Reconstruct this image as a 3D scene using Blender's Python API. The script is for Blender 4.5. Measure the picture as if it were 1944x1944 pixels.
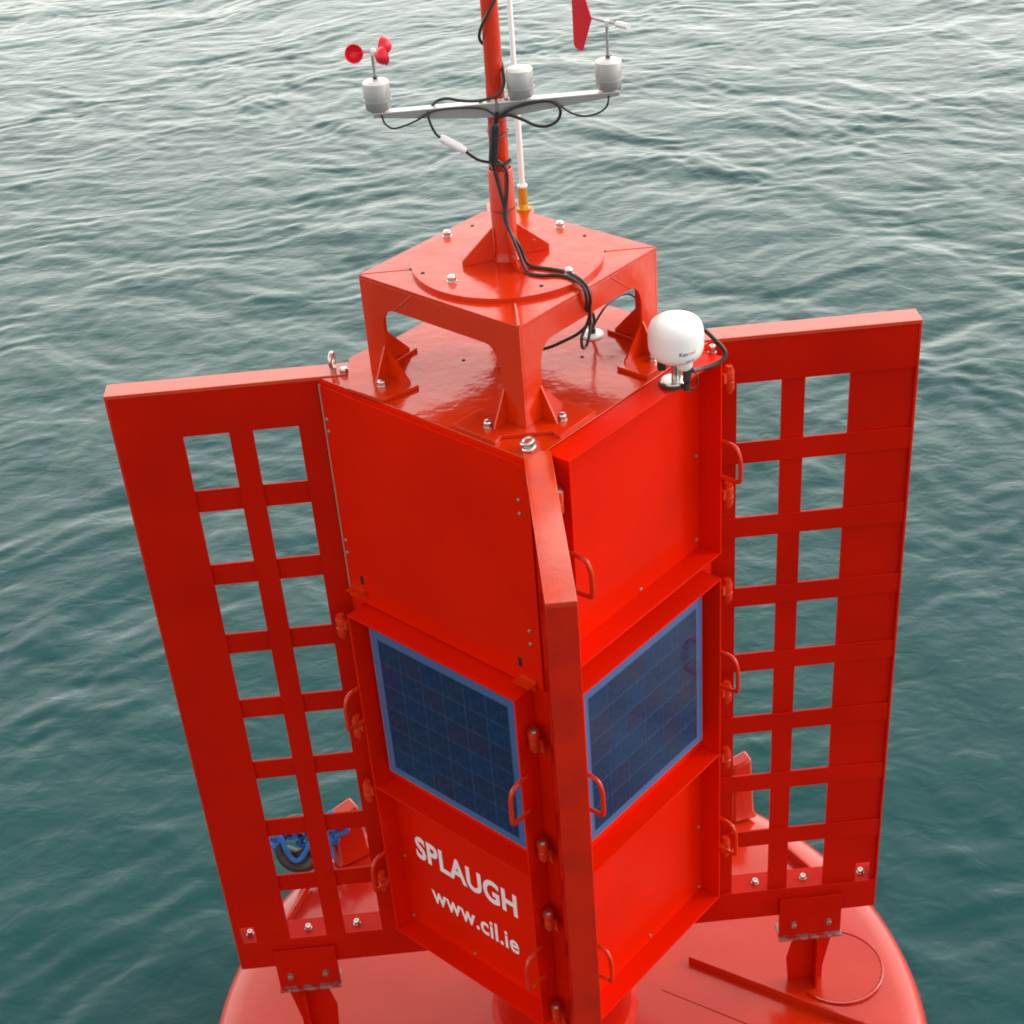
import bpy, bmesh, math, random
import numpy as np
from mathutils import Vector, Matrix, Euler
random.seed(7)
S2 = math.sqrt(2.0)
ZW = 3.62                      # water level lies this far below the top of the buoy's lockers
scene = bpy.context.scene
for o in list(bpy.data.objects): bpy.data.objects.remove(o)

# ------------------------------------------------------------------ camera
cam_d = bpy.data.cameras.new('camera'); cam = bpy.data.objects.new('camera', cam_d)
scene.collection.objects.link(cam); scene.camera = cam
cam_d.sensor_width = 36.0; cam_d.lens = 2986.1 / 1944 * 36.0
cam_d.clip_start = 0.05; cam_d.clip_end = 6000
cam.location = (-0.151, -4.207, 2.2165 + ZW)
cam.rotation_euler = Euler((0.9888, 0.0692, -0.0700), 'XYZ')

# ------------------------------------------------------------------ world + sun
SUN_EL, SUN_AZ = math.radians(30), math.radians(82)      # azimuth: clockwise from +Y towards +X
w = bpy.data.worlds.new('World'); scene.world = w; w.use_nodes = True
nt = w.node_tree; nt.nodes.clear()
out = nt.nodes.new('ShaderNodeOutputWorld'); bg = nt.nodes.new('ShaderNodeBackground')
sky = nt.nodes.new('ShaderNodeTexSky'); sky.sky_type = 'NISHITA'; sky.sun_disc = False
sky.sun_elevation = SUN_EL; sky.sun_rotation = SUN_AZ
sky.air_density = 1.0; sky.dust_density = 3.0; sky.ozone_density = 1.0
hsv = nt.nodes.new('ShaderNodeHueSaturation'); hsv.inputs['Saturation'].default_value = 0.30
tc = nt.nodes.new('ShaderNodeTexCoord'); mp = nt.nodes.new('ShaderNodeMapping'); mp.inputs['Scale'].default_value = (1, 1, 2.2)
cn = nt.nodes.new('ShaderNodeTexNoise'); cn.inputs['Scale'].default_value = 2.3; cn.inputs['Detail'].default_value = 5
cr = nt.nodes.new('ShaderNodeMapRange'); cr.inputs['From Min'].default_value = 0.3; cr.inputs['From Max'].default_value = 0.7
cr.inputs['To Min'].default_value = 0.92; cr.inputs['To Max'].default_value = 1.08
mix = nt.nodes.new('ShaderNodeMix'); mix.data_type = 'RGBA'; mix.inputs['Factor'].default_value = 0.8
mix.inputs['B'].default_value = (13.3, 12.9, 11.9, 1)      # even cloud cover
mul = nt.nodes.new('ShaderNodeVectorMath'); mul.operation = 'SCALE'
L = nt.links.new
L(tc.outputs['Generated'], mp.inputs['Vector']); L(mp.outputs['Vector'], cn.inputs['Vector']); L(cn.outputs['Fac'], cr.inputs['Value'])
L(sky.outputs['Color'], hsv.inputs['Color']); L(hsv.outputs['Color'], mix.inputs['A'])
# thin cloud: brightest low down and towards the hidden sun, duller overhead; dimmed behind to stand in for a ship's shade
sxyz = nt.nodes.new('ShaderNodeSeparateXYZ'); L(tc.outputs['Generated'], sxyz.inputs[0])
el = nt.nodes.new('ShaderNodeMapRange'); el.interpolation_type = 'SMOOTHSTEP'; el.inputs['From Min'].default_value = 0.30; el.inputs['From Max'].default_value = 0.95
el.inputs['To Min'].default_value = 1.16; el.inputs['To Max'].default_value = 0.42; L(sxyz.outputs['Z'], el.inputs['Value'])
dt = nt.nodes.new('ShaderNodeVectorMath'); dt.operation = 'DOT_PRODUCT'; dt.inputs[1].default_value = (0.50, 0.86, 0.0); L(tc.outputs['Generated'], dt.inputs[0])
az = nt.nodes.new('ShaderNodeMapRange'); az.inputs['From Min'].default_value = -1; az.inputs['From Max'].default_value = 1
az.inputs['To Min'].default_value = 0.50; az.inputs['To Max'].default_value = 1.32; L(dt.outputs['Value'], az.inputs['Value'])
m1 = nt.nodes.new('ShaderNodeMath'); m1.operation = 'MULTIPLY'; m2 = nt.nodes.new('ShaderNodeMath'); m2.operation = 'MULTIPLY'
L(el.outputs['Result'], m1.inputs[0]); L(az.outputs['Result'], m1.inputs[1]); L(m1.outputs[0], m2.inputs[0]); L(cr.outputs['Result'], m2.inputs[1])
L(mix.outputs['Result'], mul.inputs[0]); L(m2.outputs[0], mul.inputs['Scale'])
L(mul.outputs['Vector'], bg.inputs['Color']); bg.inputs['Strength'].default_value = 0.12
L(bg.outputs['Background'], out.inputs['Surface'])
sd = bpy.data.lights.new('sun', 'SUN'); sd.energy = 0.85; sd.angle = math.radians(25); sd.color = (1.0, 0.95, 0.88)
sun = bpy.data.objects.new('sun', sd); scene.collection.objects.link(sun)
dv = Vector((math.sin(SUN_AZ) * math.cos(SUN_EL), math.cos(SUN_AZ) * math.cos(SUN_EL), math.sin(SUN_EL)))
sun.rotation_euler = dv.to_track_quat('Z', 'Y').to_euler(); sun.location = (20, 8, 20)
vs = scene.view_settings; vs.view_transform = 'Standard'; vs.look = 'None'; vs.exposure = 0.6; vs.gamma = 1.0
vs.use_curve_mapping = False
scene.render.engine = 'CYCLES'

# ------------------------------------------------------------------ materials
def mat(name, base, rough=0.5, metal=0.0, ior=1.5, spec=0.5, coat=0.0, bump=None, var=None, chips=None):
    m = bpy.data.materials.new(name); m.use_nodes = True
    n = m.node_tree; b = n.nodes['Principled BSDF']
    b.inputs['Base Color'].default_value = (*base, 1); b.inputs['Roughness'].default_value = rough
    b.inputs['Metallic'].default_value = metal; b.inputs['IOR'].default_value = ior
    b.inputs['Specular IOR Level'].default_value = spec; b.inputs['Coat Weight'].default_value = coat; b.inputs['Coat Roughness'].default_value = 0.06
    t = n.nodes.new('ShaderNodeTexCoord')
    last = None
    if var:       # (scale, colour2, amount) soft colour drift
        q = n.nodes.new('ShaderNodeTexNoise'); q.inputs['Scale'].default_value = var[0]; q.inputs['Detail'].default_value = 5
        n.links.new(t.outputs['Object'], q.inputs['Vector'])
        r = n.nodes.new('ShaderNodeMapRange'); r.inputs['From Min'].default_value = 0.42; r.inputs['From Max'].default_value = 0.68
        r.inputs['To Max'].default_value = var[2]
        n.links.new(q.outputs['Fac'], r.inputs['Value'])
        x = n.nodes.new('ShaderNodeMix'); x.data_type = 'RGBA'
        x.inputs['A'].default_value = (*base, 1); x.inputs['B'].default_value = (*var[1], 1)
        n.links.new(r.outputs['Result'], x.inputs['Factor']); last = x.outputs['Result']
    if chips:     # (scale, threshold, colour) small scuffs
        q = n.nodes.new('ShaderNodeTexNoise'); q.inputs['Scale'].default_value = chips[0]; q.inputs['Detail'].default_value = 8
        q.inputs['Roughness'].default_value = 0.7
        n.links.new(t.outputs['Object'], q.inputs['Vector'])
        r = n.nodes.new('ShaderNodeMapRange'); r.inputs['From Min'].default_value = chips[1]; r.inputs['From Max'].default_value = chips[1] + 0.02
        n.links.new(q.outputs['Fac'], r.inputs['Value'])
        x = n.nodes.new('ShaderNodeMix'); x.data_type = 'RGBA'
        if last: n.links.new(last, x.inputs['A'])
        else: x.inputs['A'].default_value = (*base, 1)
        x.inputs['B'].default_value = (*chips[2], 1)
        n.links.new(r.outputs['Result'], x.inputs['Factor']); last = x.outputs['Result']
    if last: n.links.new(last, b.inputs['Base Color'])
    if bump:      # list of (scale, distance)
        prev = None
        for sc, dist in bump:
            q = n.nodes.new('ShaderNodeTexNoise'); q.inputs['Scale'].default_value = sc; q.inputs['Detail'].default_value = 3
            n.links.new(t.outputs['Object'], q.inputs['Vector'])
            bp = n.nodes.new('ShaderNodeBump'); bp.inputs['Distance'].default_value = dist; bp.inputs['Strength'].default_value = 1.0
            n.links.new(q.outputs['Fac'], bp.inputs['Height'])
            if prev: n.links.new(prev, bp.inputs['Normal'])
            prev = bp.outputs['Normal']
        n.links.new(prev, b.inputs['Normal'])
    return m
RC = (0.63, 0.0280, 0.0008)
PC = (0.73, 0.0115, 0.0003)
RED = mat('red_paint', RC, 0.16, bump=[(7, 0.0035), (55, 0.00022)], var=(3.0, (0.53, 0.020, 0.001), 0.8))
LIDRED = mat('red_paint_crazed', RC, 0.13, bump=[(6, 0.004), (38, 0.0007)], var=(4.0, (0.50, 0.024, 0.001), 0.8), chips=(60, 0.735, (0.22, 0.01, 0.006)))
PANELRED = mat('red_panel_paint', PC, 0.26, spec=0.05, bump=[(180, 0.00012), (5, 0.003)], var=(2.0, (0.63, 0.0100, 0.0006), 0.9), chips=(70, 0.76, (0.40, 0.008, 0.003)))
FINRED = mat('red_daymark_paint', (0.52, 0.0078, 0.0006), 0.30, spec=0.12, bump=[(140, 0.0001)], var=(2.5, (0.43, 0.0058, 0.0006), 0.9), chips=(24, 0.755, (0.62, 0.08, 0.04)))
FLANGE = mat('red_flange_paint', (0.62, 0.040, 0.003), 0.15, spec=0.95, bump=[(60, 0.0003)], var=(9, (0.46, 0.022, 0.006), 0.7), chips=(26, 0.70, (0.26, 0.03, 0.02)))
OUTERF = mat('red_outer_flange_paint', (0.56, 0.015, 0.002), 0.28, spec=0.3, bump=[(60, 0.0003)], var=(7, (0.40, 0.013, 0.004), 0.9), chips=(24, 0.70, (0.24, 0.025, 0.015)))
HULL = mat('red_hull_paint', (0.50, 0.019, 0.002), 0.17, spec=0.62, bump=[(3, 0.004), (70, 0.0002)], var=(1.6, (0.44, 0.011, 0.006), 0.9), chips=(40, 0.76, (0.28, 0.02, 0.02)))
STEEL = mat('stainless_steel', (0.62, 0.60, 0.57), 0.28, 1.0, bump=[(120, 0.0002)])
DULL = mat('weathered_steel', (0.36, 0.27, 0.22), 0.5, 0.7)
ALU = mat('anodised_aluminium', (0.40, 0.388, 0.396), 0.42, 0.6, bump=[(200, 0.00005)])
ALUW = mat('pale_aluminium', (0.80, 0.79, 0.79), 0.4, 0.35)
WHITE = mat('white_plastic', (0.84, 0.84, 0.85), 0.3)
WHIP = mat('white_fibreglass', (0.82, 0.79, 0.80), 0.35)
BRASS = mat('yellow_brass', (0.62, 0.34, 0.035), 0.3, 0.55)
BLACK = mat('black_rubber', (0.018, 0.019, 0.02), 0.42)
CUP = mat('cup_red_plastic', (0.80, 0.012, 0.035), 0.35)
VANE = mat('vane_red_paint', (0.62, 0.014, 0.03), 0.35)
ROPE = mat('blue_rope', (0.02, 0.17, 0.55), 0.8, bump=[(160, 0.002)])
PBORDER = mat('solar_blue_border', (0.060, 0.125, 0.32), 0.22, bump=[(90, 0.0001)])
SEAL = mat('grey_sealant', (0.30, 0.25, 0.20), 0.7)
LETTER = mat('white_lettering', (0.86, 0.78, 0.81), 0.6, var=(30, (0.74, 0.60, 0.62), 0.5), chips=(45, 0.75, (0.55, 0.10, 0.08)))
HOLE = mat('dark_opening', (0.006, 0.004, 0.004), 0.8)
EDGE = mat('bare_metal_edge', (0.32, 0.20, 0.20), 0.5, 0.5, chips=(30, 0.5, (0.45, 0.03, 0.02)))
def cell_material(k):
    c = [(0.010, 0.020, 0.075), (0.012, 0.019, 0.066), (0.009, 0.024, 0.086), (0.018, 0.017, 0.062)][k]
    m = mat('solar_cell_%s' % 'abcd'[k], c, 0.16, var=(42, (c[0] * 1.6, c[1] * 1.8, c[2] * 1.7), 0.6))
    return m
CELLS = [cell_material(k) for k in range(4)]

# ------------------------------------------------------------------ object helpers
COL = scene.collection
ORG = {}
def T(p): return Vector((p[0], p[1], p[2] + ZW))
def empty(name, at, label, cat, group=None):
    o = bpy.data.objects.new(name, None); COL.objects.link(o); o.location = T(at)
    o.empty_display_size = 0.1
    o['label'] = label; o['category'] = cat
    if group: o['group'] = group
    ORG[o.name] = Vector(at); return o
def org(parent):
    while parent.name not in ORG: parent = parent.parent
    return ORG[parent.name]
def off(parent):          # offset of the parent's own frame in tower coordinates
    v = org(parent).copy(); p = parent
    while p.name not in ORG: v += p.location; p = p.parent
    return v
class MB:
    def __init__(s): s.bm = bmesh.new()
    def add(s, vs, fs):
        v = [s.bm.verts.new(p) for p in vs]
        for f in fs:
            try: s.bm.faces.new([v[i] for i in f])
            except ValueError: pass
        return s
    def box(s, a, b, fr=None):
        (x0, y0, z0), (x1, y1, z1) = a, b
        P = [(x0, y0, z0), (x1, y0, z0), (x1, y1, z0), (x0, y1, z0), (x0, y0, z1), (x1, y0, z1), (x1, y1, z1), (x0, y1, z1)]
        if fr: P = [fr(*p) for p in P]
        return s.add(P, [(0, 3, 2, 1), (4, 5, 6, 7), (0, 1, 5, 4), (1, 2, 6, 5), (2, 3, 7, 6), (3, 0, 4, 7)])
    def prism(s, poly, a, b, fr):     # poly in (i, j); third coordinate k from a to b
        n = len(poly)
        P = [fr(i, j, a) for i, j in poly] + [fr(i, j, b) for i, j in poly]
        F = [tuple(range(n))[::-1], tuple(range(n, 2 * n))] + [(k, (k + 1) % n, n + (k + 1) % n, n + k) for k in range(n)]
        return s.add(P, F)
    def cyl(s, c, r, h, seg=20, r2=None, axis=(0, 0, 1)):
        return s.lathe(c, [(0, 0), (r, 0), (r if r2 is None else r2, h), (0, h)], seg, axis)
    def lathe(s, c, prof, seg=28, axis=(0, 0, 1)):
        q = Vector(axis).to_track_quat('Z', 'Y').to_matrix(); c = Vector(c)
        rings = []
        for r, z in prof:
            if r < 1e-6: rings.append([s.bm.verts.new(c + q @ Vector((0, 0, z)))])
            else: rings.append([s.bm.verts.new(c + q @ Vector((r * math.cos(2 * math.pi * k / seg), r * math.sin(2 * math.pi * k / seg), z))) for k in range(seg)])
        for A, B in zip(rings, rings[1:]):
            for k in range(seg):
                l = (k + 1) % seg
                if len(A) == 1 and len(B) == 1: continue
                if len(A) == 1: s.bm.faces.new((A[0], B[k], B[l]))
                elif len(B) == 1: s.bm.faces.new((A[k], B[0], A[l]))
                else: s.bm.faces.new((A[k], B[k], B[l], A[l]))
        return s
    def tube(s, pts, r, seg=8, sub=5, closed=False):
        P = [Vector(p) for p in pts]
        if sub > 1 and len(P) > 2: P = spline(P, sub, closed)
        n = len(P); rings = []
        up = Vector((0.13, 0.37, 0.92)).normalized()
        for i in range(n):
            if closed: d = P[(i + 1) % n] - P[i - 1]
            else: d = P[min(i + 1, n - 1)] - P[max(i - 1, 0)]
            if d.length < 1e-9: d = Vector((0, 0, 1))
            d.normalize(); a = d.cross(up)
            if a.length < 1e-3: a = d.cross(Vector((1, 0, 0)))
            a.normalize(); b = d.cross(a); up = -b if b.dot(up) < 0 else b
            rr = r(i / max(1, n - 1)) if callable(r) else r
            rings.append([s.bm.verts.new(P[i] + (a * math.cos(2 * math.pi * k / seg) + b * math.sin(2 * math.pi * k / seg)) * rr) for k in range(seg)])
        m = n if closed else n - 1
        for i in range(m):
            A, B = rings[i], rings[(i + 1) % n]
            best = 0
            if closed and i == n - 1:
                best = min(range(seg), key=lambda t: (A[0].co - B[t].co).length)
            for k in range(seg):
                s.bm.faces.new((A[k], A[(k + 1) % seg], B[(k + 1 + best) % seg], B[(k + best) % seg]))
        if not closed:
            s.bm.faces.new(rings[0][::-1]); s.bm.faces.new(rings[-1])
        return s
    def mesh(s, name, m, origin=(0, 0, 0), smooth=False):
        bmesh.ops.recalc_face_normals(s.bm, faces=s.bm.faces[:])
        bmesh.ops.translate(s.bm, verts=s.bm.verts[:], vec=-Vector(origin))
        me = bpy.data.meshes.new(name); s.bm.to_mesh(me); s.bm.free()
        me.materials.append(m)
        if smooth:
            for p in me.polygons: p.use_smooth = True
            try: me.set_sharp_from_angle(angle=math.radians(38))
            except Exception: pass
        return me
def spline(P, sub, closed=False):
    n = len(P); R = []
    rng = n if closed else n - 1
    for i in range(rng):
        p1, p2 = P[i], P[(i + 1) % n]
        p0 = P[i - 1] if (closed or i > 0) else p1 * 2 - p2
        p3 = P[(i + 2) % n] if (closed or i + 2 < n) else p2 * 2 - p1
        for k in range(sub):
            t = k / sub
            R.append(0.5 * ((2 * p1) + (p2 - p0) * t + (2 * p0 - 5 * p1 + 4 * p2 - p3) * t * t + (3 * p1 - p0 - 3 * p2 + p3) * t ** 3))
    if not closed: R.append(P[-1])
    return R
def obj(name, mb, m, parent=None, smooth=False, bevel=0.0, label=None):
    o = bpy.data.objects.new(name, mb.mesh(name, m, off(parent) if parent else (0, 0, -ZW), smooth)); COL.objects.link(o)
    if parent: o.parent = parent
    if bevel:
        b = o.modifiers.new('bevel', 'BEVEL'); b.width = bevel; b.segments = 2; b.limit_method = 'ANGLE'; b.angle_limit = math.radians(50)
        for p in o.data.polygons: p.use_smooth = True
        try: o.data.set_sharp_from_angle(angle=math.radians(30))
        except Exception: pass
        b.harden_normals = False
    if label: o['label'] = label
    return o
def single(name, mb, m, label, cat, group=None, smooth=True, at=None):   # a thing of one mesh, origin at `at`
    o = bpy.data.objects.new(name, mb.mesh(name, m, at, smooth)); COL.objects.link(o); o.location = T(at)
    o['label'] = label; o['category'] = cat
    if group: o['group'] = group
    return o
def put(name, me, parent, loc, rot=None, scale=None, label=None):        # shared mesh placed as a part
    o = bpy.data.objects.new(name, me); COL.objects.link(o); o.parent = parent
    o.location = Vector(loc) - off(parent)
    if rot is not None: o.rotation_euler = rot
    if scale: o.scale = scale
    if label: o['label'] = label
    return o
def frame_of(axis, twist=0):
    return (Vector(axis).to_track_quat('Z', 'Y').to_matrix() @ Matrix.Rotation(twist, 3, 'Z')).to_euler()
def ID(x, y, z): return (x, y, z)
# shared small meshes
def bolt_mesh(name, m, r=0.013, h=0.010):
    b = MB().cyl((0, 0, 0), r * 1.12, 0.0020, 16)
    b.lathe((0, 0, 0.0025), [(r, 0), (r, h * 0.8), (r * 0.84, h), (r * 0.45, h), (r * 0.4, h * 0.75), (0, h * 0.75)], 6)
    return b.mesh(name, m)
BOLT = bolt_mesh('bolt', STEEL, 0.0125, 0.015)
BOLTD = bolt_mesh('dull_bolt', DULL, 0.012, 0.012)
NUT = MB().cyl((0, 0, 0), 0.0145, 0.0025, 16).cyl((0, 0, 0.0025), 0.0125, 0.012, 6).lathe((0, 0, 0.0145), [(0.0118, 0), (0.0095, 0.004), (0.004, 0.0055), (0, 0.0055)], 14).mesh('bolt', STEEL, smooth=True)
SCREW = MB().lathe((0, 0, 0), [(0.0065, 0), (0.006, 0.003), (0.003, 0.0048), (0, 0.005)], 12).mesh('screw', DULL, smooth=True)
SPOT = MB().lathe((0, 0, 0), [(0.006, 0), (0.0055, 0.0012), (0, 0.0014)], 12).mesh('hole', HOLE)

# ------------------------------------------------------------------ the sea
def build_sea():
    def axis(lo, hi, step, far):
        a = list(np.arange(lo, hi + 1e-6, step))
        s, x = step, hi
        while x < far: s *= 1.22; x += s; a.append(x)
        s, x, b = step, lo, []
        while x > -far: s *= 1.22; x -= s; b.append(x)
        return np.array(b[::-1] + a)
    X = axis(-8.6, 8.6, 0.028, 3000); Yv = axis(-1.5, 24.0, 0.034, 3000)
    gx, gy = np.meshgrid(X, Yv)
    rng = np.random.default_rng(11)
    wx = gx + 0.30 * np.sin(gy * 0.9 + 1.0 + 0.4 * gx) + 0.10 * np.sin(2.3 * gy - 1.7 * gx + 2)
    wy = gy + 0.30 * np.sin(gx * 0.8 - 0.5 + 0.3 * gy) + 0.10 * np.sin(2.1 * gx + 1.9 * gy)
    wx = wx + 0.10 * np.sin(3.1 * gx + 2.2 * gy + 1.3) + 0.035 * np.sin(-4.7 * gx + 5.3 * gy)
    wy = wy + 0.10 * np.sin(2.6 * gx - 3.0 * gy + 0.4) + 0.035 * np.sin(5.6 * gx + 3.8 * gy + 2)
    # slow patches where the wind roughens the water more
    patch = 0.72 + 0.28 * (np.sin(0.55 * gx + 0.8 * gy + 0.7) * np.sin(-0.9 * gx + 0.5 * gy + 2.0) + 0.6 * np.sin(1.7 * gx - 1.1 * gy) * np.sin(0.6 * gx + 1.5 * gy + 1))
    H = np.zeros_like(gx)
    sx = np.maximum(np.gradient(X)[None, :], np.gradient(Yv)[:, None])
    for i in range(44):
        lam = 0.15 * (2.0 / 0.15) ** (rng.random() ** 1.1)
        cx, cy = rng.normal(-0.4, 5.5), rng.normal(-7.0, 3.5)
        r = np.hypot(wx - cx, wy - cy)
        k = 2 * np.pi / lam
        ph = k * r + rng.random() * 6.28
        wsin = np.sin(ph)
        shp = 2 * ((wsin + 1) / 2) ** 1.2 - 0.9
        A = 0.0044 * lam * (0.92 if lam < 0.5 else 0.85)
        fade = np.clip((lam / sx - 2.6) / 2.4, 0, 1)
        env = 0.5 + 0.5 * np.sin(gx * rng.normal(0, 2.0) + gy * rng.normal(0, 1.2) + rng.random() * 6)
        H += A * shp * fade * env
    for i in range(90):
        lam = 0.14 * (1.4 / 0.14) ** (rng.random() ** 1.2)
        th = rng.normal(1.45, 1.05)
        k = 2 * np.pi / lam
        A = 0.0047 * lam * (0.92 if lam < 0.5 else 0.85)
        fade = np.clip((lam / sx - 2.6) / 2.4, 0, 1)
        env = 0.5 + 0.5 * np.sin(gx * rng.normal(0, 1.8) + gy * rng.normal(0, 1.2) + rng.random() * 6)
        H += A * np.sin(k * (np.cos(th) * wx + np.sin(th) * wy) + rng.random() * 6.28) * fade * env
    H *= patch * 0.78
    n, m = gx.shape
    co = np.stack([gx, gy, H], -1).reshape(-1, 3).astype(np.float32)
    idx = np.arange(n * m).reshape(n, m)
    q = np.stack([idx[:-1, :-1], idx[:-1, 1:], idx[1:, 1:], idx[1:, :-1]], -1).reshape(-1, 4)
    me = bpy.data.meshes.new('sea'); me.vertices.add(len(co)); me.vertices.foreach_set('co', co.ravel())
    me.loops.add(q.size); me.loops.foreach_set('vertex_index', q.ravel().astype(np.int32))
    me.polygons.add(len(q)); me.polygons.foreach_set('loop_start', np.arange(0, q.size, 4, dtype=np.int32))
    me.polygons.foreach_set('use_smooth', np.ones(len(q), dtype=bool))
    me.update(calc_edges=True)
    mt = bpy.data.materials.new('sea_water'); mt.use_nodes = True; nn = mt.node_tree; b = nn.nodes['Principled BSDF']
    b.inputs['Roughness'].default_value = 0.10; b.inputs['IOR'].default_value = 1.34
    t = nn.nodes.new('ShaderNodeTexCoord')
    ns = nn.nodes.new('ShaderNodeTexNoise'); ns.inputs['Scale'].default_value = 0.35; ns.inputs['Detail'].default_value = 3
    nn.links.new(t.outputs['Object'], ns.inputs['Vector'])
    x = nn.nodes.new('ShaderNodeMix'); x.data_type = 'RGBA'
    x.inputs['A'].default_value = (0.0025, 0.055, 0.063, 1); x.inputs['B'].default_value = (0.0045, 0.063, 0.064, 1)
    nn.links.new(ns.outputs['Fac'], x.inputs['Factor']); nn.links.new(x.outputs['Result'], b.inputs['Base Color'])
    mpn = nn.nodes.new('ShaderNodeMapping'); mpn.inputs['Scale'].default_value = (1.0, 1.35, 1.0)
    nn.links.new(t.outputs['Object'], mpn.inputs['Vector'])
    prev = None
    for sc, ds in ((2.2, 0.014), (4.6, 0.0075), (9.0, 0.0026)):
        q2 = nn.nodes.new('ShaderNodeTexNoise'); q2.inputs['Scale'].default_value = sc; q2.inputs['Detail'].default_value = 2
        q2.inputs['Distortion'].default_value = 0.6
        nn.links.new(mpn.outputs['Vector'], q2.inputs['Vector'])
        bp = nn.nodes.new('ShaderNodeBump'); bp.inputs['Distance'].default_value = ds
        nn.links.new(q2.outputs['Fac'], bp.inputs['Height'])
        if prev: nn.links.new(prev, bp.inputs['Normal'])
        prev = bp.outputs['Normal']
    nn.links.new(prev, b.inputs['Normal'])
    me.materials.append(mt)
    o = bpy.data.objects.new('sea', me); COL.objects.link(o); o['kind'] = 'structure'
    return o
build_sea()

# ------------------------------------------------------------------ the buoy
buoy = empty('navigation_buoy', (0, 0, -ZW), 'red steel navigation buoy on the sea with a square locker tower and latticed fins', 'buoy')
# faces of the tower: outward normal n and sideways t
FACES = {'left': ((-1, -1), (1, -1)), 'right': ((1, -1), (1, 1)), 'backleft': ((-1, 1), (-1, -1)), 'backright': ((1, 1), (-1, 1))}
def face_frame(key):
    (nx, ny), (tx, ty) = FACES[key]
    return lambda s, p, z: ((nx * p + tx * s) / S2, (ny * p + ty * s) / S2, z)
def nvec(key): return Vector((FACES[key][0][0], FACES[key][0][1], 0)) / S2
def tvec(key): return Vector((FACES[key][1][0], FACES[key][1][1], 0)) / S2

# hull
hull = obj('hull', MB().lathe((0, 0, 0), [(0, -2.925), (1.00, -2.928), (1.20, -2.936), (1.32, -2.95), (1.385, -2.968), (1.425, -3.0), (1.445, -3.05), (1.45, -3.12), (1.45, -3.75), (1.25, -4.4), (0, -4.5)], 128), HULL, buoy, smooth=True)
obj('deck_weld', MB().tube([(1.115 + 0.185 * math.cos(a), 0.045 + 0.185 * math.sin(a), -2.9255 + 0.0) for a in np.linspace(math.radians(-140), math.radians(75), 26)], 0.0045, 6, 1), HULL, hull, smooth=True)
obj('deck_pad', MB().lathe((1.115, 0.045, -2.934), [(0, 0.010), (0.178, 0.010), (0.183, 0.0), (0, 0)], 48), HULL, hull)
def bar(a, b, wd, z0, z1):
    a, b = Vector((*a, 0)), Vector((*b, 0)); d = (b - a); Ln = d.length; d.normalize(); nn = Vector((-d.y, d.x, 0))
    return MB().box((0, -wd / 2, z0), (Ln, wd / 2, z1), lambda x, y, z: tuple(a + d * x + nn * y + Vector((0, 0, z))))
obj('deck_rib', bar((0.53, 0.148), (1.19, -0.29), 0.012, -2.93, -2.893), HULL, hull, bevel=0.002)
obj('deck_rib', bar((0.40, 0.02), (1.02, -0.40), 0.006, -2.93, -2.9235), HULL, hull)
obj('deck_rib', bar((1.05, 0.72), (1.13, 0.575), 0.014, -2.94, -2.90), HULL, hull, bevel=0.002)
obj('deck_rib', bar((-1.06, 0.79), (-1.15, 0.58), 0.014, -2.94, -2.90), HULL, hull, bevel=0.002)
obj('pedestal', MB().lathe((0, 0, 0), [(0.46, -2.297), (0.44, -2.36), (0.33, -2.55), (0.27, -2.75), (0.27, -2.90), (0.30, -2.932)], 64), FINRED, hull, smooth=True)  # darker fin red stands in for the shade below the tower
for cx0, wx, wy, zt, rot in ((-0.885, 0.075, 0.06, -2.665, 0.5), (0.900, 0.050, 0.05, -2.60, 0.25)):
    cr_, sr_ = math.cos(rot), math.sin(rot)
    fr_l = lambda i, j, k, a=cx0, c=cr_, q=sr_: (a + i * c - j * q, 0.985 + i * q + j * c, k)
    m = MB(); b0 = -2.940
    P = [(-wx * 1.25, -wy * 1.3, b0), (wx * 1.25, -wy * 1.3, b0), (wx * 1.25, wy * 1.3, b0), (-wx * 1.25, wy * 1.3, b0),
         (-wx, -wy, b0 + 0.035), (wx, -wy, b0 + 0.035), (wx, wy, b0 + 0.035), (-wx, wy, b0 + 0.035),
         (-wx, -wy * 0.7, zt - 0.03), (wx * 0.8, -wy * 0.7, zt), (wx * 0.8, wy * 0.7, zt), (-wx, wy * 0.7, zt - 0.03)]
    m.add([fr_l(*p) for p in P], [(0, 3, 2, 1), (0, 1, 5, 4), (1, 2, 6, 5), (2, 3, 7, 6), (3, 0, 4, 7), (4, 5, 9, 8), (5, 6, 10, 9), (6, 7, 11, 10), (7, 4, 8, 11), (8, 9, 10, 11)])
    obj('mooring_lug', m, HULL, hull, smooth=True, bevel=0.012)

# tower body
body = obj('tower_body', MB().box((-0.42, -0.42, -2.295), (0.42, 0.42, -0.006), face_frame('left')), PANELRED, buoy)
lid = obj('lid', MB().prism([(-0.415, -0.415), (0.415, -0.415), (0.415, 0.447), (-0.415, 0.447)][::1], -0.006, 0.0, lambda i, j, z: ((i * 1 + -j * -1 * 1) / S2 * 1.0, (-i + j) / S2, z) if False else ((i + j) / S2, (j - i) / S2, z)), LIDRED, buoy, bevel=0.0015)
obj('lid_seal', MB().box((-0.418, -0.418, -0.012), (0.418, 0.418, -0.0065), face_frame('left')), SEAL, lid)
for x, y in ((-0.335, 0.085), (-0.155, 0.03), (0.20, -0.02)):
    put('hole', SPOT, lid, (x, y, 0.0002))
G = MB().lathe((0.247, 0.118, 0.0), [(0, 0.008), (0.018, 0.008), (0.034, 0.006), (0.036, 0), (0, 0)], 28)
gl = obj('cable_gland', G, WHITE, lid, smooth=True, label='white disc cable entry')
obj('gland_nut', MB().cyl((0.247, 0.118, 0.007), 0.011, 0.014, 12), BLACK, lid, smooth=True)

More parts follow.
